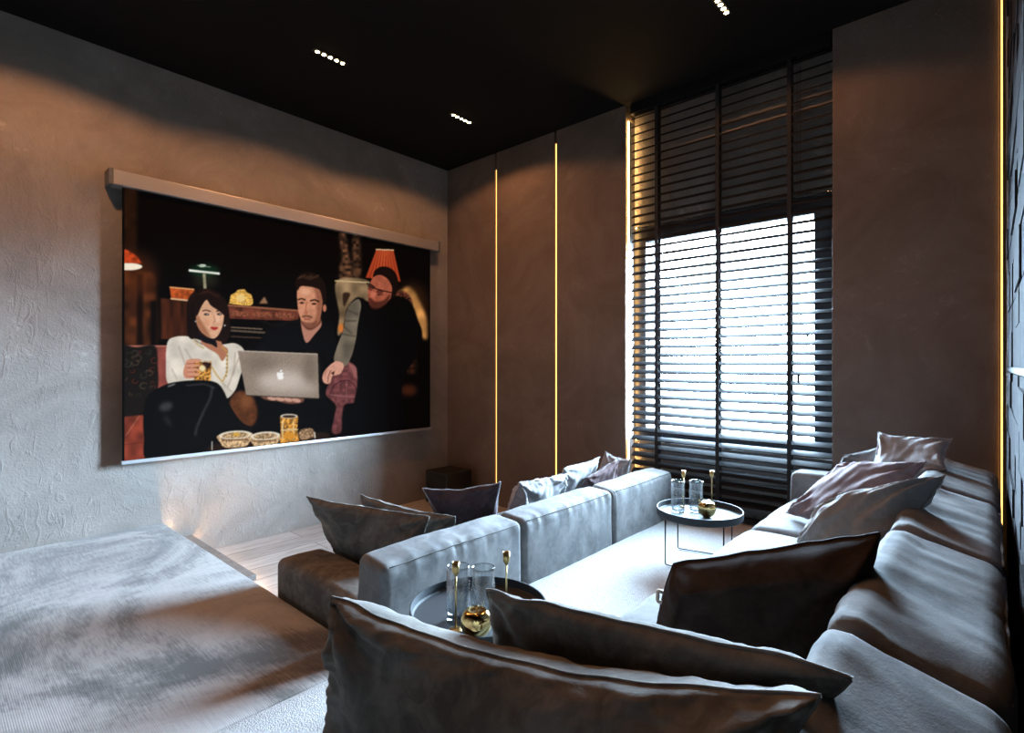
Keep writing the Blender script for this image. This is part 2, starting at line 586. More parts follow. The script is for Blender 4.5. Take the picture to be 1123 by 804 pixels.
# front sofa: faces the screen, seen from behind
SX, SY = -2.02, 2.27
t = thing('sofa', 'front grey sofa seen from behind, facing the screen', 'sofa', (SX, SY, 0), 'low grey modular sofas')
finish('plinth', bx(-2.42 - SX, -1.64 - SX, 1.14 - SY, 3.40 - SY, 0, .05), M['skirt'], t)
bk = [(1.10, 1.862), (1.868, 2.655), (2.661, 3.43)]
for i, (a, c) in enumerate(bk):
    xf, xb = -1.815 - SX, -1.604 - SX
    def taper(W, nrm, u, f=pucker(-1.604 - SX, .54, .012, i + 1)):
        if u[0] < 0: W = W + Vector((.05 * (1 + u[2]) / 2 * (-u[0]), 0, 0))
        W = W + Vector((0, 0, -.006 * (1 + u[0])))
        return f(W, nrm, u)
    o = finish('backrest', soft_box(xf, xb, a - SY, c - SY, .03, .562, r=.032, bulge=(.012, .003, .012), step=.02, wr=.005, seed=i, fn=taper), M['sofa'], t, True)
    b = bmesh.new()
    zz, xx = .547, xb + .001
    pts = [(xx - .004 + .004 * math.sin(y * 9 + i), y, zz - .004 + .0025 * noise.noise(Vector((0, y * 20, i)))) for y in np.linspace(a - SY + .03, c - SY - .03, 30)]
    tube(b, pts, .0022, 6)
    finish('piping', b, M['pipe_dark'], o, True)
for i, (a, c) in enumerate([(1.335, 2.03), (2.036, 2.73), (2.736, 3.43)]):
    finish('seat_cushion', soft_box(-2.46 - SX, -1.81 - SX, a - SY, c - SY, .05, .285, r=.035, bulge=(.01, 0, .012), step=.04, wr=.004, seed=i + 9), M['sofa'], t, True)
finish('armrest', soft_box(-2.452 - SX, -1.80 - SX, 1.10 - SY, 1.33 - SY, .02, .382, r=.032, bulge=(.008, .008, .010), step=.03, wr=.004, seed=21), M['taupe'], t, True)

# rear sofa on the platform, camera stands beside its near end
RX, RY = -.41, 1.8
t = thing('sofa', 'long rear grey sofa on the raised platform, under the scattered pillows', 'sofa', (RX, RY, ZP), 'low grey modular sofas')
finish('plinth', bx(-.78 - RX, .0 - RX, .12 - RY, 3.40 - RY, .002, .04), M['skirt'], t)
seg = [(.27, 1.028), (1.034, 1.772), (1.778, 2.525), (2.531, 3.30)]
for i, (a, c) in enumerate(seg):
    def crease(W, nrm, u):
        # gathers running back from the seam between two cushions
        if u[2] > -.2 or u[0] < 0:
            e = abs(u[1]) ** 3
            s = noise.noise(Vector((W.x * 3, W.y * 26 + W.x * 8, W.z * 3 + i * 7)))
            W = W + nrm * (s * .005 * (.3 + e))
        if u[0] < 0: W = W + Vector((.06 * (1 + u[2]) / 2 * (-u[0]), 0, 0))
        if u[2] > 0: W = W + Vector((0, 0, -.034 * u[2] * max(0, u[0] + .5)))
        return W
    o = finish('backrest', soft_box(-.27 - RX, .026 - RX, a - RY, c - RY, .05, .586, r=.036, bulge=(.005, .002, .004), step=.018, wr=.008, seed=i + 30, fn=crease), M['sofa'], t, True)
    b = bmesh.new()
    pts = [(.024 - RX + .001 * math.sin(40 * y), y, .512 + .003 * noise.noise(Vector((0, y * 15, i)))) for y in np.linspace(a - RY + .05, c - RY - .05, 40)]
    tube(b, pts, .004, 6)
    finish('piping', b, M['sofa'], o, True)
for i, (a, c) in enumerate(seg):
    finish('seat_cushion', soft_box(-.83 - RX, -.25 - RX, a - RY, c - RY, .04, .285, r=.05, bulge=(.012, .002, .018), step=.03, wr=.005, seed=i + 40), M['sofa'], t, True)
for (a, c, s) in ((3.306, 3.475, 50), (.07, .262, 51)):
    finish('armrest', soft_box(-.845 - RX, -.02 - RX, a - RY, c - RY, .03, .415, r=.03, bulge=(.006, .006, .008), step=.03, wr=.003, seed=s), M['sofa'], t, True)

# ------------------------------------------------------------------ pillows
def pillow(label, BL, BR, TR, TL, tf, tb, mat, pipe, group, N=44, pinch=.10, wr=1.0, sag=0.0, seed=0, tagged=False, boxy=False, power=.42, mid=None, pr=.0032):
    """pillow spanned between its four corners; tf/tb: swelling to the front and back"""
    BL, BR, TR, TL = map(Vector, (BL, BR, TR, TL))
    C = (BL + BR + TR + TL) / 4
    nrm = (BR - BL + TR - TL).cross(TL - BL + TR - BR).normalized()
    zmin = min(BL.z, BR.z)
    base = Vector((C.x, C.y, zmin))
    W_, H_ = ((BR - BL).length + (TR - TL).length) / 2, ((TL - BL).length + (TR - BR).length) / 2
    def mid_surf(u, v):
        uu = .5 + (u - .5) * (1 - pinch * 4 * v * (1 - v) * (W_ and min(1, H_ / W_)))
        vv = .5 + (v - .5) * (1 - pinch * 4 * u * (1 - u))
        p = BL * (1 - uu) * (1 - vv) + BR * uu * (1 - vv) + TR * uu * vv + TL * (1 - uu) * vv
        p = p + (TL - BL).normalized() * (-sag * math.sin(math.pi * u) * v)
        p = p + nrm * (.02 * math.sin(3.1 * u + seed) * math.cos(2.3 * v + seed * 2)) * min(1, W_ / .5)
        edge = max(abs(2 * u - 1), abs(2 * v - 1))
        if edge > .7:
            p = p + nrm * (noise.noise(Vector((u * 9, v * 9, seed))) * .012 * (edge - .7) / .3 * wr)
        return p
    def prof(u, v, T):
        a, b_ = 4 * u * (1 - u), 4 * v * (1 - v)
        if boxy:
            h = (min(1, a * 2.6) * min(1, b_ * 2.6)) ** .5
        else:
            h = (a * b_) ** power
        # folds that run in from the corners and along the edges
        f = 0
        for (cu, cv, ph) in ((0, 0, 0), (1, 0, 1.3), (1, 1, 2.1), (0, 1, 3.7)):
            du, dv = (u - cu) * W_, (v - cv) * H_
            r = math.hypot(du, dv) + 1e-5
            ang = math.atan2(abs(dv), abs(du))
            f += math.sin(ang * 9 + ph + seed * 1.7 + 2.5 * noise.noise(Vector((u * 3, v * 3, seed + ph)))) * math.exp(-(r / (.30 * min(W_, H_) + .05)) ** 2)
        f2 = noise.noise(Vector((u * 3.2 + seed, v * 3.0, seed * 2.2))) * 1.1 + noise.noise(Vector((u * 11 + seed, v * 5, 4.2))) * .45
        ed = noise.noise(Vector((u * 26, v * 26, seed + 9))) * (1 - min(1, h * 1.2)) * 1.2
        return T * h + wr * .0105 * (f * min(1, h * 2.5) + f2 * min(1, h * 1.5) + ed * min(1, h * 5)) * min(1.4, T / .06)
    bm = bmesh.new()
    def par(k):
        s = k / N
        return .5 - .5 * math.cos(math.pi * s) * (.35) - .5 * (1 - 2 * s) * .65
    F_, B_ = {}, {}
    for i in range(N + 1):
        for j in range(N + 1):
            u, v = par(i), par(j)
            p = mid_surf(u, v) - base
            if i in (0, N) or j in (0, N):
                F_[i, j] = B_[i, j] = bm.verts.new(p)
            else:
                F_[i, j] = bm.verts.new(p + nrm * prof(u, v, tf))
                B_[i, j] = bm.verts.new(p - nrm * prof(u, v, tb))
    for i in range(N):
        for j in range(N):
            bm.faces.new((F_[i, j], F_[i + 1, j], F_[i + 1, j + 1], F_[i, j + 1]))
            bm.faces.new((B_[i, j], B_[i, j + 1], B_[i + 1, j + 1], B_[i + 1, j]))
    t = thing('pillow', label, 'pillow', base, group)
    finish('cover', bm, mat, t, True)
    loop = [(par(k), 0) for k in range(N)] + [(1, par(k)) for k in range(N)] + [(par(N - k), 1) for k in range(N)] + [(0, par(N - k)) for k in range(N)]
    b = bmesh.new()
    tube(b, [mid_surf(u, v) - base for u, v in loop], pr, 6, True)
    finish('piping', b, pipe, t, True)
    if tagged:
        b = bmesh.new()
        p = mid_surf(0, .62) - base
        tube(b, fillet([p, p + Vector((-.014, -.006, .004)), p + Vector((-.013, -.010, -.022)), p + Vector((.004, -.004, -.024))], .005), .005, 6)
        finish('care_tag', b, M['tag'], t, True)
    return t

GR, GF = 'pillows on the rear sofa', 'pillows on the front sofa'
# rear sofa, near to far
pillow('largest taupe pillow in the foreground, nearest the camera', (-.89, .47, .50), (-.29, .62, .53), (-.148, .705, .886), (-.905, .505, .842), .075, .13, M['taupe'], M['taupe'], GR, N=90, sag=.03, seed=1, pinch=.06, wr=1.2, power=.34)
pillow('taupe pillow standing just behind the largest foreground one', (-.68, .78, .53), (-.30, .83, .54), (-.129, .785, .875), (-.70, .715, .853), .045, .05, M['taupe'], M['taupe'], GR, N=60, sag=.0, seed=2.4, pinch=.04)
pillow('dark brown boxy pillow with a small cream side tag', (-.66, 1.31, .55), (-.27, 1.34, .56), (-.175, 1.375, .91), (-.575, 1.235, .785), .11, .03, M['brown'], M['brown'], GR, N=64, seed=3.2, tagged=True, pinch=-.05, boxy=True, wr=.8)
pillow('grey pillow with creased front leaning on the rear sofa back, behind the dark brown pillow', (-.53, 2.22, .575), (-.28, 1.90, .60), (-.105, 2.08, .94), (-.36, 2.09, .82), .11, .05, M['greige'], M['taupe'], GR, N=56, seed=4.1, pinch=.05)
pillow('mauve pillow slumped flat on the rear sofa seat', (-.73, 2.78, .565), (-.36, 2.42, .60), (-.17, 2.55, .90), (-.50, 2.74, .84), .06, .05, M['mauve'], M['mauve'], GR, N=56, seed=5.5, pinch=.06)
pillow('pale grey pillow propped in front of the far armrest, left of the palest one', (-.68, 2.98, .57), (-.34, 3.0, .57), (-.30, 3.10, .94), (-.53, 3.03, .83), .05, .05, M['sofa'], M['sofa'], GR, N=40, seed=6.5)
pillow('palest grey pillow perched high on the far end of the rear sofa', (-.44, 2.86, .66), (-.13, 2.80, .845), (-.122, 2.98, .955), (-.385, 3.0, .955), .05, .05, M['ltgrey'], M['ltgrey'], GR, N=44, seed=7.7, pinch=.12)
# front sofa, near to far
pillow('big taupe pillow leaning on the near armrest of the front sofa', (-2.42, 1.40, .29), (-1.88, 1.45, .29), (-1.84, 1.49, .598), (-2.43, 1.255, .648), .05, .06, M['taupe'], M['taupe'], GF, N=56, seed=8.3, pinch=.06)
pillow('taupe pillow mostly hidden behind the big one on the front sofa', (-2.28, 1.56, .30), (-1.86, 1.66, .30), (-1.83, 1.65, .575), (-2.26, 1.42, .645), .05, .05, M['taupe'], M['taupe'], GF, N=40, seed=9.4, pinch=.06)
pillow('dark plum pillow with a pointed ear on the front sofa', (-2.08, 1.80, .30), (-1.86, 2.0, .32), (-1.80, 1.92, .695), (-2.08, 1.66, .665), .05, .05, M['plum'], M['ltgrey'], GF, N=44, seed=10.6, pinch=.12)
pillow('pale grey gathered pillow lying along the front sofa back', (-2.02, 2.10, .31), (-2.02, 2.62, .31), (-1.87, 2.56, .64), (-1.88, 2.18, .625), .06, .06, M['ltgrey'], M['ltgrey'], GF, N=48, seed=11.2, pinch=.03, wr=1.6)
pillow('small pale grey pillow tucked behind the gathered one on the front sofa', (-2.12, 2.66, .30), (-2.05, 3.0, .30), (-1.94, 3.04, .66), (-1.98, 2.70, .625), .05, .05, M['ltgrey'], M['ltgrey'], GF, N=36, seed=12.9)
pillow('mauve pillow wedged near the window end of the front sofa', (-2.05, 2.80, .30), (-1.88, 3.10, .33), (-1.85, 3.13, .655), (-1.93, 2.86, .55), .05, .05, M['mauve'], M['ltgrey'], GF, N=40, seed=13.8)
pillow('pale pillow with upright corner at the window end of the front sofa', (-2.15, 3.15, .30), (-1.88, 3.30, .30), (-1.84, 3.28, .62), (-2.02, 3.24, .665), .05, .05, M['ltgrey'], M['ltgrey'], GF, N=36, seed=14.1)

# ------------------------------------------------------------------ side tables and what stands on them
ZT = .505
def side_table(x, y, label, rot):
    t = thing('side_table', label, 'table', (x, y, ZP), 'round black tray tables', rot)
    R = .212
    zt = ZT - ZP
    prof = [(0, zt - .012), (R - .004, zt - .012), (R, zt - .008), (R, zt + .026), (R - .004, zt + .026), (R - .006, zt + .001), (R - .012, zt - .003), (0, zt - .003)]
    finish('tray', lathe(bmesh.new(), prof, 120), M['tray'], t)
    q = R * .93
    P = [(q * math.cos(math.radians(45 + 90 * k)), q * math.sin(math.radians(45 + 90 * k))) for k in range(4)]
    for k in (0, 2):
        a, c = P[k], P[k + 1]
        b = bmesh.new()
        tube(b, fillet([(a[0], a[1], zt - .012), (a[0], a[1], .009), (c[0], c[1], .009), (c[0], c[1], zt - .012)], .012), .0035, 8)
        finish('leg_frame', b, M['wire'], t, True)
    for k in (1, 3):
        a, c = P[k], P[(k + 1) % 4]
        b = bmesh.new()
        tube(b, [(a[0], a[1], zt - .015), (c[0], c[1], zt - .015)], .0035, 8)
        finish('cross_bar', b, M['wire'], t, True)
    return t
side_table(-1.12, 2.70, 'round black tray table in front of the window blind', math.radians(12))
side_table(-1.185, 1.165, 'round black tray table in the foreground, half hidden by pillows', math.radians(12))
ZS = ZT - .003 + .0005

def dup(root, loc, rotz, label):
    r = root.copy(); COL.objects.link(r)
    r.location = loc; r.rotation_euler = (0, 0, rotz); r['label'] = label
    for ch in list(root.children):
        c = ch.copy(); COL.objects.link(c); c.parent = r
    return r

def glass_obj(label, loc):
    t = thing('highball_glass', label, 'glass', loc, 'cut crystal tumblers')
    bm = bmesh.new()
    n = 48
    R, Hh = .034, .165
    rings = []
    for k in range(29):
        z = Hh * k / 28
        amp = .0018 if .03 < z < .125 else 0
        rings.append([bm.verts.new(((R + amp * math.cos(12 * a + k * math.pi / 2) + amp * .6 * math.cos(12 * a - k * math.pi / 2)) * math.cos(a), (R + amp * math.cos(12 * a + k * math.pi / 2)) * math.sin(a), z)) for a in [2 * math.pi * j / n for j in range(n)]])
    for k in range(28, 5, -2):
        z = Hh * k / 28 if k > 6 else .016
        rings.append([bm.verts.new(((R - .0028) * math.cos(a), (R - .0028) * math.sin(a), z)) for a in [2 * math.pi * j / n for j in range(n)]])
    for A, B in zip(rings, rings[1:]):
        for k in range(n):
            bm.faces.new((A[k], A[(k + 1) % n], B[(k + 1) % n], B[k]))
    bm.faces.new(rings[0][::-1]); bm.faces.new(rings[-1])
    bmesh.ops.recalc_face_normals(bm, faces=bm.faces)
    finish('tumbler', bm, M['glass'], t, True)
    return t

def candle_obj(label, loc):
    t = thing('candlestick', label, 'candlestick', loc, 'slim brass candlesticks')
    finish('base', lathe(bmesh.new(), [(0, 0), (.020, 0), (.021, .002), (.020, .004), (.004, .006), (0, .006)], 28), M['brass'], t, True)
    finish('stem', lathe(bmesh.new(), [(0, .005), (.0027, .005), (.0027, .162), (0, .162)], 12), M['brass'], t, True)
    finish('candle_cup', lathe(bmesh.new(), [(0, .156), (.003, .157), (.0095, .168), (.0105, .171), (.0105, .198), (.009, .198), (.009, .180), (0, .179)], 24), M['brass'], t, True)
    return t

def apple_obj(label, loc):
    t = thing('apple_ornament', label, 'ornament', loc, 'gold apple ornaments')
    prof = []
    for k in range(25):
        a = math.pi * k / 24
        r = .044 * (math.sin(a) ** .85) * (1 + .10 * math.cos(a * 1.0 + math.pi))
        z = .043 - .043 * math.cos(a)
        if k > 19: z -= .010 * ((k - 19) / 5) ** 1.2
        prof.append((max(r, 0), z))
    prof[0] = (0, 0.0005); prof[-1] = (0, prof[-1][1])
    bm = lathe(bmesh.new(), prof, 40)
    for v in bm.verts:
        a = math.atan2(v.co.y, v.co.x)
        k = 1 + .028 * math.cos(5 * a)
        v.co.x *= k; v.co.y *= k
    finish('apple_body', bm, M['gold'], t, True)
    b = bmesh.new()
    tube(b, [(0, 0, .068), (.002, 0, .082), (.006, 0, .092)], .0022, 8)
    finish('stalk', b, M['stem'], t, True)
    return t

g = glass_obj('left cut crystal tumbler on the table by the window blind', (-1.215, 2.655, ZS))
dup(g, (-1.142, 2.715, ZS), .3, 'right cut crystal tumbler on the table by the blind, beside the gold apple')
dup(g, (-1.192, 1.085, ZS), .7, 'left cut crystal tumbler on the foreground table, behind a candlestick')
dup(g, (-1.128, 1.128, ZS), 1.1, 'right cut crystal tumbler on the foreground table, behind the gold apple')
c_ = candle_obj('left brass candlestick on the table by the blind, behind a tumbler', (-1.238, 2.775, ZS))
dup(c_, (-1.123, 2.875, ZS), 0, 'right brass candlestick on the table by the blind, behind the gold apple')
dup(c_, (-1.152, 1.040, ZS), 0, 'left brass candlestick on the foreground table, in front of a tumbler')
dup(c_, (-1.100, 1.20, ZS), 0, 'right brass candlestick on the foreground table, beside the standing taupe pillow')
a_ = apple_obj('shiny gold apple on the table by the window blind', (-1.065, 2.665, ZS))
dup(a_, (-1.078, 1.050, ZS), .5, 'shiny gold apple on the foreground table by the pillows')

# ------------------------------------------------------------------ black cube in the corner
t = thing('subwoofer', 'black cube speaker on the floor in the far corner', 'speaker', (-3.72, 3.27, 0))
finish('cabinet', bx(-.15, .15, -.15, .15, .02, .31, bev=.008), M['black'], t)
finish('speaker_grille', bx(-.13, .13, -.156, -.15, .035, .295, bev=.002), M['tape'], t)
b = bmesh.new()
finish('foot', lathe(bmesh.new(), [(0, 0), (.11, 0), (.11, .021), (0, .021)], 24), M['black'], t)

# ------------------------------------------------------------------ downlights
WARM = (1.0, .44, .18)
def downlight(x, y, label, power):
    t = thing('downlight', label, 'light', (x, y, H), 'recessed linear downlights')
    finish('trim_frame', bx(-.022, .022, -.115, .115, -.004, .0, bev=.0015), M['black'], t)
    for k in range(5):
        yy = (k - 2) * .042
        finish('lens', lathe(bmesh.new(), [(0, -.006), (.011, -.006), (.012, -.0045), (0, -.004)], 16, (0, yy, 0)), M['lens'], t, True)
    l = bpy.data.lights.new('downlight_beam', 'SPOT')
    l.energy = power; l.color = WARM
    l.spot_size = math.radians(152); l.spot_blend = .22
    l.shadow_soft_size = .03
    lo = bpy.data.objects.new('downlight_beam', l)
    COL.objects.link(lo); lo.parent = t; lo.location = (0, 0, -.02)
    return t
PW = 32
downlight(-3.07, 1.72, 'linear ceiling downlight above the left half of the screen wall', PW)
downlight(-3.07, 2.83, 'linear ceiling downlight nearest the far corner', PW)
downlight(-1.07, 2.86, 'linear ceiling downlight in front of the blind, at the top edge', PW * .65)
downlight(-1.07, 1.3, 'linear ceiling downlight over the rear sofa', PW * .4)
downlight(-3.07, .40, 'linear ceiling downlight over the raised platform', PW * 1.7)

# ------------------------------------------------------------------ projection screen
PXS = -3.915
SC = (.825, 3.212, .685, 2.37)
t = thing('projection_screen', 'wall-mounted projection screen showing a film scene', 'screen', (PXS, (SC[0] + SC[1]) / 2, SC[2]))
tx, ty, tz = t.location
o = finish('casing', bx(-.075, .035, .775 - ty, 3.285 - ty, 2.352 - tz, 2.442 - tz, bev=.006), M['alu'], t)
for yy in (.752, 3.285):
    finish('end_cap', bx(-.078, .038, yy - ty, yy + .024 - ty, 2.349 - tz, 2.446 - tz, bev=.006), M['capgrey'], o)
finish('bottom_bar', bx(-.008, .010, SC[0] - .006 - ty, SC[1] + .006 - ty, -.016, .006, bev=.003), M['alu'], t)
for yy in (1.1, 2.95):
    finish('wall_bracket', bx(XL - tx, -.07, yy - ty - .03, yy - ty + .03, 2.37 - tz, 2.42 - tz), M['capgrey'], o)

# picture projected on the screen: painted as coloured shapes over the fabric
CX0, CY0, CW, CH, SS = 128, 200, 352, 316, 3
canvas = np.zeros((CH * SS, CW * SS, 3), np.float32)
yy_, xx_ = np.mgrid[0:CH * SS, 0:CW * SS].astype(np.float32)
XX, YY = CX0 + (xx_ + .5) / SS, CY0 + (yy_ + .5) / SS
prng = np.random.RandomState(5)
def vnoise(cell, seed=0, stretch=(1, 1)):
    r_ = np.random.RandomState(seed)
    gx, gy = (XX - CX0) / (cell * stretch[0]), (YY - CY0) / (cell * stretch[1])
    g = r_.rand(int(gy.max()) + 3, int(gx.max()) + 3).astype(np.float32)
    ix, iy = gx.astype(int), gy.astype(int)
    fx, fy = gx - ix, gy - iy
    fx, fy = fx * fx * (3 - 2 * fx), fy * fy * (3 - 2 * fy)
    return (g[iy, ix] * (1 - fx) + g[iy, ix + 1] * fx) * (1 - fy) + (g[iy + 1, ix] * (1 - fx) + g[iy + 1, ix + 1] * fx) * fy
def blur(m, rad):
    k = int(round(rad * SS))
    if k < 1: return m
    ker = np.ones(2 * k + 1, np.float32) / (2 * k + 1)
    for _ in range(2):
        m = np.apply_along_axis(lambda a: np.convolve(a, ker, 'same'), 0, m)
        m = np.apply_along_axis(lambda a: np.convolve(a, ker, 'same'), 1, m)
    return m
def paint(mask, c, x0, y0, tex_=None):
    h_, w_ = mask.shape
    sl = (slice(y0, y0 + h_), slice(x0, x0 + w_))
    c = np.array(c, np.float32) / 255
    if tex_ is not None:
        c = c[None, None, :] * (1 - tex_[1] + 2 * tex_[1] * tex_[0][sl][..., None])
    canvas[sl] = canvas[sl] * (1 - mask[..., None]) + c * mask[..., None]
def region(xa, xb, ya, yb, pad):
    x0 = max(0, int((xa - CX0 - pad) * SS)); x1 = min(CW * SS, int((xb - CX0 + pad) * SS) + 1)
    y0 = max(0, int((ya - CY0 - pad) * SS)); y1 = min(CH * SS, int((yb - CY0 + pad) * SS) + 1)
    return x0, max(x1, x0 + 1), y0, max(y1, y0 + 1)
def poly(pts, c, soft=.25, smooth=True, tex_=None, a=1.0):
    P = [np.array(p, float) for p in pts]
    if smooth and len(P) > 3:
        Q = []
        n = len(P)
        for i in range(n):
            p0, p1, p2, p3 = P[i - 1], P[i], P[(i + 1) % n], P[(i + 2) % n]
            for t in np.linspace(0, 1, 7)[:-1]:
                Q.append(.5 * (2 * p1 + (p2 - p0) * t + (2 * p0 - 5 * p1 + 4 * p2 - p3) * t * t + (3 * p1 - p0 - 3 * p2 + p3) * t ** 3))
        P = Q
    ax_ = [p[0] for p in P]; ay_ = [p[1] for p in P]
    x0, x1, y0, y1 = region(min(ax_), max(ax_), min(ay_), max(ay_), soft * 3 + 1)
    X, Y = XX[y0:y1, x0:x1], YY[y0:y1, x0:x1]
    ins = np.zeros(X.shape, bool)
    for i in range(len(P)):
        (xa, ya), (xb, yb) = P[i], P[(i + 1) % len(P)]
        if ya == yb: continue
        cond = (Y < ya) != (Y < yb)
        ins ^= cond & (X < xa + (Y - ya) * (xb - xa) / (yb - ya))
    m = blur(ins.astype(np.float32), soft) * a
    paint(m, c, x0, y0, tex_)
def ell(cx, cy, rx, ry, c, soft=.25, rot=0, tex_=None, a=1.0):
    k = [(math.cos(q) * rx, math.sin(q) * ry) for q in np.linspace(0, 2 * math.pi, 25)[:-1]]
    cr, sr = math.cos(rot), math.sin(rot)
    poly([(cx + u * cr - v * sr, cy + u * sr + v * cr) for u, v in k], c, soft, False, tex_, a)
def line(pts, w_, c, soft=.2, a=1.0):
    for (xa, ya), (xb, yb) in zip(pts, pts[1:]):
        d = math.hypot(xb - xa, yb - ya) + 1e-6
        nx, ny = -(yb - ya) / d * w_ / 2, (xb - xa) / d * w_ / 2
        poly([(xa + nx, ya + ny), (xb + nx, yb + ny), (xb - nx, yb - ny), (xa - nx, ya - ny)], c, soft, False, None, a)
n1, n2, n3, n4 = vnoise(3, 1), vnoise(9, 2), vnoise(1.4, 3), vnoise(4, 4, (1, 5))
canvas[:] = np.array([5, 3, 3]) / 255
# back room
poly([(128, 200), (150, 200), (150, 390), (128, 390)], (40, 20, 9), 2, False, (n2, .4))
poly([(136, 296), (170, 300), (172, 382), (136, 382)], (74, 38, 20), 3, False, (n2, .5))
poly([(150, 300), (157, 300), (157, 380), (150, 380)], (22, 10, 6), 1.5, False)
poly([(165, 330), (172, 330), (172, 380), (165, 380)], (10, 5, 4), 1.5, False)
ell(150, 300, 22, 24, (95, 45, 20), 6, a=.5)
poly([(128, 270), (141, 275), (150, 281), (156, 289), (128, 290)], (178, 62, 26), .5, False, (n1, .25))
ell(141, 292.5, 15, 4, (255, 238, 214), .4)
poly([(176, 327), (207, 330), (207, 372), (176, 372)], (66, 32, 19), .6, False, (n4, .4))
poly([(186, 314.5), (213, 317), (213, 330), (188, 328.5)], (176, 78, 34), .4, False, (n1, .25))
line([(186, 315), (213, 317.5)], 1.2, (235, 180, 120)); line([(187, 327.5), (210, 330)], 1.6, (225, 190, 150))
ell(224, 297, 17, 7, (12, 40, 26), 2.5)
line([(207, 296.5), (241, 300.2)], 2.4, (250, 252, 240), .3); ell(222, 291.5, 4, 1.6, (235, 245, 230), .4); line([(216, 291), (231, 293)], 1, (130, 150, 120))
line([(223.8, 300), (225, 318)], 3.2, (190, 180, 150), .4)
ell(226, 308, 14, 8, (70, 72, 50), 4, a=.4)
poly([(252, 331), (253, 324), (258, 321), (261, 318), (268, 317.5), (271, 321), (276, 324), (275.5, 335), (252, 333)], (222, 172, 82), .35, True, (n3, .25))
ell(264, 327, 5, 4.2, (240, 205, 130), .5)
poly([(290, 325), (294, 333), (284, 333)], (150, 110, 80), .8)
line([(249, 335), (328, 341)], 2.4, (150, 92, 66), .4)
poly([(249, 336.5), (328, 342), (327, 352), (249, 349.5)], (104, 52, 38), .4, False, (n4, .35))
for k in range(3): poly([(252 + 25 * k, 340 + k * 1.2), (273 + 25 * k, 341.5 + k * 1.2), (273 + 25 * k, 347.5 + k), (252 + 25 * k, 346.5 + k)], (128, 72, 52), .4, False, (n3, .3))
line([(253, 359), (288, 361)], 1.4, (120, 100, 85)); line([(253, 362.5), (292, 365)], 2.2, (92, 78, 66), .4); line([(253, 369), (292, 371)], 1.6, (70, 52, 42), .4)
poly([(372, 255), (378, 254), (384, 285), (390, 300), (372, 305), (374, 280)], (78, 50, 34), 1.2, True, (n1, .7))
poly([(388, 256), (394, 257), (396, 300), (388, 303), (386, 280)], (62, 40, 27), 1.2, True, (n1, .7))
poly([(369, 308), (404, 308), (405, 330), (392, 326), (381, 338), (378, 352), (374, 366), (370, 366), (372, 345)], (132, 107, 78), .6, True, (n2, .3))
line([(367, 308), (405, 310)], 1.4, (205, 176, 130), .3)
poly([(376, 322), (384, 322), (381, 330), (377, 336)], (50, 32, 22), .8)
ell(374, 360, 3, 5, (214, 120, 50), 1)
poly([(412.7, 273.7), (431.5, 274.3), (439.5, 309), (400.8, 304.5)], (150, 48, 24), .4, False)
for k in range(9):
    a_k = (k + .5) / 9
    line([(412.7 + 18.8 * a_k, 274.5), (401 + 38.5 * a_k, 304.5 + 4 * a_k)], 1.5, (205, 92, 50), .45, .9 - abs(a_k - .45))
line([(412, 273.6), (432, 274.3)], 1.3, (226, 188, 146), .3)
ell(452, 336, 18, 26, (80, 42, 20), 5, a=.5)
poly([(434, 325), (441, 318), (448, 314.5), (455, 320), (462, 334), (468, 350), (468, 372), (460, 366), (450, 350)], (184, 126, 68), 1.6, True, (n2, .35))
poly([(434, 322), (442, 319), (450, 326), (452, 336), (440, 332)], (70, 36, 26), .6, True, (n3, .8))
poly([(440, 380), (453, 383), (455, 408), (441, 404)], (52, 26, 15), 2.2, True, (n1, .6))
line([(440, 386), (452, 386)], 1.4, (110, 70, 40), .6)
ell(448, 428, 9, 6, (60, 26, 14), 2.5)
# settee at the left
poly([(128, 379), (186, 379), (188, 432), (128, 440)], (150, 76, 66), .5, False, (n2, .18))
line([(128, 379.6), (183, 379.6)], 1.4, (190, 120, 104), .4)
poly([(128, 384), (150, 381), (170, 379.5), (173, 400), (173, 428), (164, 448), (128, 457)], (26, 21, 19), .5, True)
for k in range(26):
    u, v = prng.rand(), prng.rand()
    qx, qy = 136 + 34 * u, 385 + 58 * v * (1 - .3 * u)
    cc = [(92, 74, 56), (110, 42, 34), (70, 70, 60), (46, 52, 40)][k % 4]
    rr_ = 1.5 + 3 * prng.rand()
    line([(qx + rr_ * math.cos(q), qy + rr_ * .8 * math.sin(q)) for q in np.linspace(k, k + 4.6, 9)], .9, cc, .25, .8)
poly([(128, 458), (157, 455), (161, 480), (160, 503), (128, 510)], (132, 58, 42), .5, False, (n2, .25))
line([(138, 478), (153, 456)], .6, (190, 130, 100)); line([(134, 488), (160, 485)], .7, (96, 40, 30))
# armchair
poly([(379, 396), (389, 401), (396, 412), (400, 424), (397, 438), (388, 442), (378, 444), (375, 458), (374, 474), (364, 474), (367, 455), (368, 444), (357, 432), (362, 418), (370, 406)], (112, 62, 63), .5, True, (n1, .22))
line([(362, 432), (366, 423), (373, 418), (381, 417), (388, 421), (392, 430)], 1, (62, 28, 34)); line([(362, 433), (390, 436)], .7, (160, 110, 108)); line([(380, 418), (380, 440)], .6, (150, 98, 98))
poly([(382, 398), (391, 404), (395, 416), (388, 412)], (170, 110, 105), 1, True, None, .7)
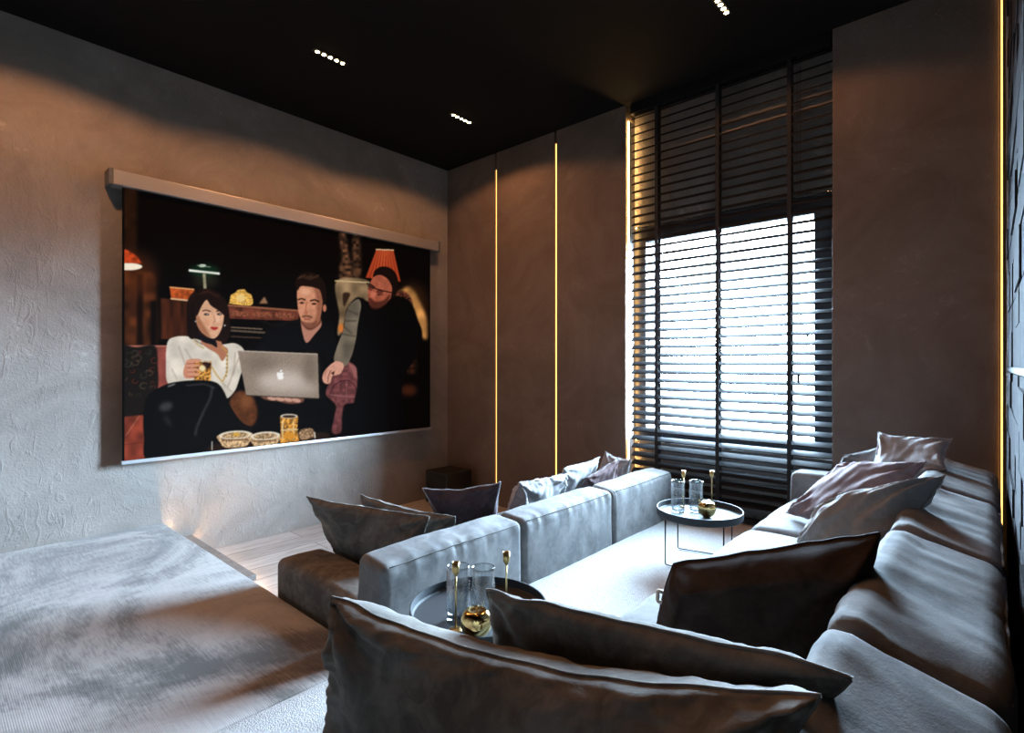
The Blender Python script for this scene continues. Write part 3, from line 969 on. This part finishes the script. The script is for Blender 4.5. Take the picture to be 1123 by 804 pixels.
# man in the middle, dark jumper
poly([(286, 386), (290, 366), (302, 358), (318, 353), (330, 350), (352, 352), (364, 360), (368, 380), (362, 400), (354, 440), (354, 386)], (9, 8, 10), .5)
line([(288, 352), (300, 357), (318, 353)], 1.2, (60, 48, 40), .6, .5)
poly([(330, 349), (333.6, 357), (341, 361), (350, 350), (352.5, 357), (345, 367), (336, 376), (331, 362)], (184, 126, 106), .35)
poly([(331, 350), (334, 359), (341, 362), (350, 356), (351, 350)], (96, 54, 40), .5)
poly([(326.5, 316), (334, 311), (343, 311.5), (350, 317), (353.5, 328), (352, 344), (349, 354), (341, 359.5), (333, 355.5), (328, 345), (326, 330)], (204, 138, 106), .35, True, (n1, .08))
poly([(344, 313), (351, 318), (354, 328), (352, 344), (349, 355), (342, 358), (347, 345), (347, 328)], (138, 80, 58), 1.0, True, None, .75)
ell(335, 320, 6, 4, (226, 166, 132), 1.5); ell(331, 341, 3, 3.4, (214, 146, 116), 1)
poly([(324.5, 316), (324, 307), (329, 300.5), (337, 298.5), (346, 300), (354, 307), (358, 318), (357, 333), (354, 330), (352, 321), (349, 317), (340, 314.5), (330, 314), (327, 318)], (24, 13, 9), .4)
for k in range(9): line([(327 + 2.6 * k, 306 - 1.2 * math.sin(k)), (330 + 2.4 * k, 302 + math.cos(k * 2))], 1.0, (96, 66, 46), .35, .8)
ell(356, 338, 2, 4, (190, 116, 90), .4)
line([(326.8, 328.8), (331, 327.4), (335, 329.4)], 1.5, (36, 18, 12)); line([(340, 330), (345, 328.8), (350, 331)], 1.6, (36, 18, 12))
ell(331, 332.2, 2.4, 1.1, (54, 30, 22), .3); ell(344.4, 333.3, 2.6, 1.2, (54, 30, 22), .3)
line([(336.5, 331), (335, 341), (337.5, 343)], 1.0, (168, 98, 74), .35); ell(335.6, 343, 2.6, 1.4, (180, 106, 82), .4)
line([(331.5, 347.6), (336, 346.2), (342.5, 348.4)], 1.7, (86, 48, 36), .5); line([(333.5, 349.8), (340.5, 350.6)], 1.1, (150, 70, 60), .3)
poly([(330, 352), (334, 353), (341, 354), (348, 352), (345, 358), (339, 360.5), (333, 357.5)], (110, 64, 48), .8, True, None, .75)
# man leaning in from the right
poly([(397, 327), (404, 335), (417, 340), (430, 326), (442, 326), (452, 334), (458, 350), (463, 366), (458, 390), (446, 408), (440, 430), (440, 470), (392, 472), (388, 445), (392, 420), (390, 380), (394, 350)], (6, 5, 6), .5)
poly([(409, 304), (414, 299), (424, 301), (430, 311), (431, 322), (425, 331), (416, 337), (407, 336), (403.5, 327), (404, 316)], (166, 86, 62), .4, True, (n1, .12))
poly([(404, 328), (407, 327), (412, 331), (421, 329), (428, 323), (424, 333), (415, 339), (407, 338)], (66, 30, 22), .7, True, None, .85)
ell(409, 323, 3, 3.4, (196, 108, 82), .8)
poly([(409, 304), (411, 297), (418, 292.5), (427, 293.5), (434, 300), (437, 312), (433, 325), (429, 327), (430, 316), (426, 307), (419, 302), (413, 302)], (20, 10, 8), .4)
line([(402, 310.5), (408, 313), (411, 315.5)], 1.5, (14, 8, 8)); ell(406.5, 316, 3.2, 2.6, (110, 52, 40), .3); ell(416.5, 320, 3.8, 2.8, (100, 46, 36), .3)
line([(403, 313), (410, 316), (420, 319), (430, 321)], 1.1, (14, 8, 8)); line([(413, 323.6), (420, 323.2)], .8, (18, 10, 8))
line([(405, 329.6), (411, 331)], 1, (110, 44, 40))
poly([(393, 328), (396, 335), (394, 348), (392.5, 356), (390, 374), (385, 392), (378, 402), (366.5, 396), (369, 382), (377, 360), (379, 345), (384, 334)], (112, 101, 86), .4, True, (n2, .2))
for q in ((380, 340, 393, 345), (378, 352, 391, 352), (373, 366, 390, 369), (377, 358, 386, 366)): line([(q[0], q[1]), (q[2], q[3])], 1.1, (52, 45, 38), .5, .8)
poly([(369, 396), (377, 400), (374, 409), (369, 411.5), (364.5, 413), (362, 420), (357.5, 421), (354, 418), (354, 411), (359, 403)], (214, 156, 134), .35, True, (n3, .06))
line([(363, 406), (360, 413), (359.5, 419)], .9, (130, 74, 60), .3); line([(358, 405), (356, 412)], .7, (150, 90, 74), .3); poly([(363, 409), (367, 407), (366, 412)], (60, 30, 26), .4)
# woman in a white blouse
poly([(183.5, 376), (192, 369.5), (206, 369), (222, 374), (240, 378), (257, 376.4), (267, 383), (270, 396), (264, 411), (258, 428), (249, 437), (244, 430), (234, 421), (205, 418), (185, 421), (182, 402)], (226, 217, 203), .4, True, (n2, .10))
for q in ((196, 380, 204, 402), (203, 382, 211, 396), (258, 386, 256, 412), (262, 392, 250, 424), (244, 420, 254, 430), (188, 404, 194, 416)): line([(q[0], q[1]), (q[2], q[3])], 1.3, (166, 152, 138), .8, .8)
poly([(225, 364), (240, 366), (244, 378), (250, 384), (244, 396), (238, 388), (226, 381), (220, 374)], (180, 118, 90), .4)
poly([(204.5, 336), (208, 325), (215, 318.5), (224, 316.5), (234, 318), (243, 324), (249.5, 334), (252, 350), (252, 366), (247, 376), (240, 374), (222, 371), (208, 371), (205, 355)], (28, 15, 13), .4, True, (n4, .3))
poly([(226, 328), (219.5, 335), (216, 344), (215.5, 353), (219, 361.5), (225, 367.5), (233, 371.5), (239, 368), (243.5, 359), (245.5, 348), (244.5, 340), (236, 333)], (224, 172, 138), .35, True, (n1, .06))
poly([(216, 344), (215.5, 353), (219, 361.5), (225, 367.5), (231, 371), (227, 362), (221, 352)], (158, 98, 68), .9, True, None, .8)
poly([(214, 345), (216, 332), (222, 325), (232, 322), (243, 330), (247, 343), (246, 346), (240, 341), (231, 335), (226.5, 329), (221, 336), (217, 345)], (28, 15, 13), .35)
line([(217, 323), (228, 319.5), (240, 326)], 1.0, (86, 50, 36), .6, .7)
ell(238, 350, 3.2, 4, (240, 192, 162), 1.0, a=.8); ell(227, 354, 3.0, 3.4, (214, 150, 118), 1.0, a=.7)
line([(222, 341.2), (226, 340), (231, 341.8)], 1.1, (44, 24, 20)); line([(237, 341.6), (241, 340.6), (244.5, 342)], 1.1, (44, 24, 20))
ell(226.6, 344.8, 2.9, 1.3, (40, 26, 26), .25); ell(240.6, 344.6, 2.5, 1.2, (40, 26, 26), .25); ell(227.4, 344.7, .6, .5, (190, 200, 205), .1); ell(241.2, 344.6, .5, .5, (190, 200, 205), .1)
line([(234.5, 346), (236, 352.5), (233.6, 354)], .9, (180, 118, 92), .35)
poly([(230.5, 359.6), (233, 358.4), (235, 358.9), (237, 358.5), (239.4, 359.8), (235, 362.2)], (172, 44, 42), .25)
ell(246.5, 357, .9, .9, (235, 235, 230), .2); ell(214.5, 352.5, .8, .9, (180, 190, 200), .2)
poly([(216, 366.5), (226, 370), (236, 373), (238, 381), (232, 378), (222, 374.5)], (18, 16, 22), .3)
line([(212, 372), (218, 379), (224, 382)], 2.2, (196, 176, 136), .5); line([(214, 373), (222, 378)], .7, (60, 50, 44)); line([(243, 380), (249, 386), (249.5, 396), (249, 408), (244, 419), (238, 412), (232, 402)], 1.3, (196, 158, 84), .3)
for k in range(7): ell(249.3 - .2 * k, 386 + 4.4 * k, .8, .8, (120, 86, 40), .2)
poly([(204, 398), (208, 394), (219, 394), (222, 398), (224, 410), (216, 414), (204, 415), (201, 408)], (206, 140, 112), .4)
poly([(213, 396), (232, 396), (231, 418), (213, 417)], (178, 122, 54), .35, False, (n3, .6))
poly([(222, 397), (231, 398), (230, 404), (224, 403)], (50, 26, 20), .5); ell(222, 404, 3.5, 3.5, (244, 224, 170), .8); line([(213, 396), (232, 397)], .8, (236, 226, 206)); line([(213.5, 411), (231, 413)], 1.2, (230, 180, 90), .4)
for k in range(4): line([(204 + k * .5, 396.5 + 4.6 * k), (219, 396 + 4.8 * k)], 2.6, (216, 152, 124), .4); line([(205, 399 + 4.6 * k), (218, 398.6 + 4.8 * k)], .6, (132, 74, 56), .2)
# skirt, knees
ell(267, 449, 15, 21, (96, 54, 30), 1.4, -.3, (n1, .15)); ell(270, 440, 7, 8, (128, 78, 46), 2.5)
poly([(157, 462), (160, 438), (170, 428), (184, 421), (200, 418), (222, 417), (238, 420), (246, 430), (252, 444), (264, 462), (276, 470), (270, 480), (240, 488), (228, 494), (190, 499), (160, 503), (158, 480)], (8, 8, 9), .4)
ell(182, 446, 8, 5, (58, 58, 62), 2, -.3); ell(184, 462, 3, 7, (34, 34, 38), 1.6, -.6)
line([(233, 424), (231, 436), (224, 450), (216, 468), (214, 478)], 2.2, (74, 74, 80), 1.0, .8); line([(204, 423), (224, 421), (236, 426)], 1.6, (66, 66, 70), .8, .8); line([(184, 424), (192, 421)], 1.4, (150, 150, 150), .6)
# hand, laptop with its mark
poly([(282, 430), (300, 430), (330, 434), (332, 441), (318, 443), (304, 440), (290, 438)], (120, 78, 64), .6)
for k in range(4): ell(298 + 9 * k, 437 + .7 * k, 5, 2.2, (206, 156, 136), .4, .25)
poly([(260.5, 384.6), (348.5, 388.2), (350, 437), (270, 433.5)], (150, 134, 120), .3, False, (n3, .05))
ell(310, 418, 27, 12, (216, 204, 194), 6, a=.8); ell(284, 398, 18, 8, (110, 96, 84), 6, a=.6); ell(340, 404, 8, 16, (118, 102, 90), 4, a=.7); ell(334, 426, 14, 6, (196, 184, 174), 4, a=.5)
line([(260.5, 384.8), (348.5, 388.4)], 1.0, (200, 186, 172), .25); line([(270, 433.8), (350, 437.3)], .9, (60, 50, 44), .25)
poly([(303.6, 411), (304.6, 408.4), (307.2, 408.9), (309.6, 408.3), (311, 409.8), (309.9, 411.6), (311.2, 413.8), (309.2, 416.6), (307.2, 416.1), (305.4, 416.5)], (252, 250, 248), .2); line([(307.3, 408), (309, 405.8)], 1.3, (252, 250, 248), .15)
# bowls and jar on the low table
poly([(228, 497), (236, 487), (300, 482), (350, 474), (360, 480), (320, 492), (240, 500)], (38, 24, 17), .8)
for (bx0, bw, by0) in ((258, 18, 477), (291, 16, 478)):
    poly([(bx0 - bw, by0), (bx0 + bw, by0 - 2), (bx0 + bw - 3, by0 + 9), (bx0 + bw - 9, by0 + 13), (bx0 - bw + 8, by0 + 14), (bx0 - bw + 2, by0 + 9)], (198, 166, 126), .4, True, (n3, .35))
    ell(bx0, by0, bw, 4.6, (236, 226, 206), .3, -.06); ell(bx0, by0 + .4, bw - 3, 3.2, (176, 146, 108), .4, -.06, (n3, .4))
    line([(bx0 - bw + 3, by0 + 6), (bx0 + bw - 4, by0 + 5)], 1.2, (110, 70, 40), .4)
ell(259, 476.5, 4, 2, (220, 170, 70), .6)
poly([(307, 457), (327, 457), (326, 470), (328, 484), (307, 486), (308, 470)], (196, 136, 58), .4, False, (n3, .5))
ell(317, 456.5, 9.5, 2.6, (222, 214, 200), .3); ell(317, 456.8, 7.5, 1.6, (60, 40, 28), .3); line([(310, 461), (310, 482)], 1.6, (240, 216, 160), .4); line([(322, 461), (322, 482)], 1.4, (240, 206, 140), .4); line([(308, 472), (327, 471)], 1.6, (230, 200, 150), .4); ell(317, 478, 7, 4, (222, 150, 50), 1)
poly([(329, 472), (342, 470), (344, 479), (330, 482)], (160, 128, 96), .5, True, (n3, .4)); line([(345, 474), (345.5, 481)], 1.2, (236, 230, 220), .3); line([(232.5, 484), (232.5, 494)], 1.2, (230, 226, 216), .3)
canvas *= (1 + .05 * (prng.rand(CH * SS // 3 + 1, CW * SS // 3 + 1).repeat(3, 0).repeat(3, 1)[:CH * SS, :CW * SS, None] - .5)).astype(np.float32)
lin = np.where(canvas <= .04045, canvas / 12.92, ((np.clip(canvas, 0, 1) + .055) / 1.055) ** 2.4)

# the fabric: a fine mesh whose vertices carry the picture
NU, NV = 520, 400
uu, vv = np.meshgrid(np.linspace(SC[0], SC[1], NU), np.linspace(SC[3], SC[2], NV))
th_ = math.radians(41.9)
rx_ = PXS * math.cos(th_) + uu * math.sin(th_)
fw_ = -PXS * math.sin(th_) + uu * math.cos(th_)
px_ = 561.5 + 584 * rx_ / fw_
py_ = 401 - 584 * (vv - EYE) / fw_
gx_, gy_ = np.clip((px_ - CX0) * SS - .5, 0, CW * SS - 2), np.clip((py_ - CY0) * SS - .5, 0, CH * SS - 2)
ix_, iy_ = gx_.astype(int), gy_.astype(int)
fx_, fy_ = (gx_ - ix_)[..., None], (gy_ - iy_)[..., None]
cc_ = (lin[iy_, ix_] * (1 - fx_) + lin[iy_, ix_ + 1] * fx_) * (1 - fy_) + (lin[iy_ + 1, ix_] * (1 - fx_) + lin[iy_ + 1, ix_ + 1] * fx_) * fy_
edge_ = (uu < SC[0] + .012) | (uu > SC[1] - .012) | (vv > SC[3] - .012) | (vv < SC[2] + .008)
cc_[edge_] = .002
me = bpy.data.meshes.new('screen_fabric')
co_ = np.stack([np.full(uu.shape, .0), uu - ty, vv - tz], -1).reshape(-1, 3).astype(np.float32)
id_ = np.arange(NU * NV).reshape(NV, NU)
q_ = np.stack([id_[1:, :-1], id_[1:, 1:], id_[:-1, 1:], id_[:-1, :-1]], -1).reshape(-1, 4)
me.vertices.add(len(co_)); me.vertices.foreach_set('co', co_.ravel())
me.loops.add(q_.size); me.loops.foreach_set('vertex_index', q_.ravel().astype(np.int32))
me.polygons.add(len(q_)); me.polygons.foreach_set('loop_start', np.arange(0, q_.size, 4, dtype=np.int32))
me.update(); me.validate()
at_ = me.color_attributes.new('picture', 'FLOAT_COLOR', 'POINT')
at_.data.foreach_set('color', np.concatenate([cc_.reshape(-1, 3), np.ones((NU * NV, 1))], 1).astype(np.float32).ravel())
m_, n_, l_, b_ = nt('projected_picture')
ca_ = n_.new('ShaderNodeVertexColor'); ca_.layer_name = 'picture'
b_.inputs['Base Color'].default_value = (.003, .003, .003, 1)
b_.inputs['Roughness'].default_value = .9
b_.inputs['Specular IOR Level'].default_value = .0
l_.new(ca_.outputs['Color'], b_.inputs['Emission Color'])
b_.inputs['Emission Strength'].default_value = .9
me.materials.append(m_)
fo = bpy.data.objects.new('screen_fabric', me); COL.objects.link(fo); fo.parent = t
bb = bmesh.new()
box(bb, -.006, -.001, SC[0] - ty, SC[1] - ty, 0, SC[3] - tz)
finish('backing_fabric', bb, M['tape'], t)


# ------------------------------------------------------------------ outdoors and daylight
struct('ground', bx(-14, 10, YO + .02, 22, -.6, -.55), M['ground'])
W = bpy.data.worlds.new('overcast_sky')
S.world = W
W.use_nodes = True
WORLD_STRENGTH = 520
n, l = W.node_tree.nodes, W.node_tree.links
bg = n['Background']
tc = n.new('ShaderNodeTexCoord'); sp = n.new('ShaderNodeSeparateXYZ')
l.new(tc.outputs['Generated'], sp.inputs[0])
r = n.new('ShaderNodeValToRGB')
BL_ = (.54, .77, 1.0)
stops = [(.44, .05), (.50, .16), (.53, 1.0), (.60, 1.0), (.70, .42), (1.0, .10)]
el = r.color_ramp.elements
while len(el) < len(stops): el.new(.5)
for e, (p, k) in zip(el, stops):
    e.position = p; e.color = (BL_[0] * k, BL_[1] * k, BL_[2] * k, 1)
mm = n.new('ShaderNodeMath'); mm.operation = 'MULTIPLY_ADD'; mm.inputs[1].default_value = .5; mm.inputs[2].default_value = .5
l.new(sp.outputs['Z'], mm.inputs[0]); l.new(mm.outputs[0], r.inputs['Fac'])
l.new(r.outputs['Color'], bg.inputs['Color'])
bg.inputs['Strength'].default_value = WORLD_STRENGTH
# portal guides sky light through the window opening
al = bpy.data.lights.new('window_portal', 'AREA')
al.shape = 'RECTANGLE'; al.size = WX1 - WX0; al.size_y = WZ1 - WZ0
al.cycles.is_portal = True
ao = bpy.data.objects.new('window_portal', al); COL.objects.link(ao)
ao.location = ((WX0 + WX1) / 2, YO + .01, (WZ0 + WZ1) / 2)
ao.rotation_euler = (-math.pi / 2, 0, 0)

# ------------------------------------------------------------------ camera
cam = bpy.data.cameras.new('camera')
cam.sensor_width = 36
cam.lens = 584 / 1123 * 36
cam.clip_start = .02
co = bpy.data.objects.new('camera', cam); COL.objects.link(co)
co.location = (0, 0, EYE)
co.rotation_euler = (math.pi / 2, 0, math.radians(41.9))
cam.shift_y = -1.0 / 1123
S.camera = co

S.view_settings.view_transform = 'Standard'
S.view_settings.look = 'None'
S.view_settings.exposure = 0
S.view_settings.gamma = 1
S.view_settings.use_curve_mapping = False
S.cycles.use_denoising = True
S.cycles.max_bounces = 10
S.cycles.diffuse_bounces = 4
S.cycles.transparent_max_bounces = 12
S.cycles.sample_clamp_indirect = 6
S.cycles.caustics_refractive = False
S.cycles.caustics_reflective = False
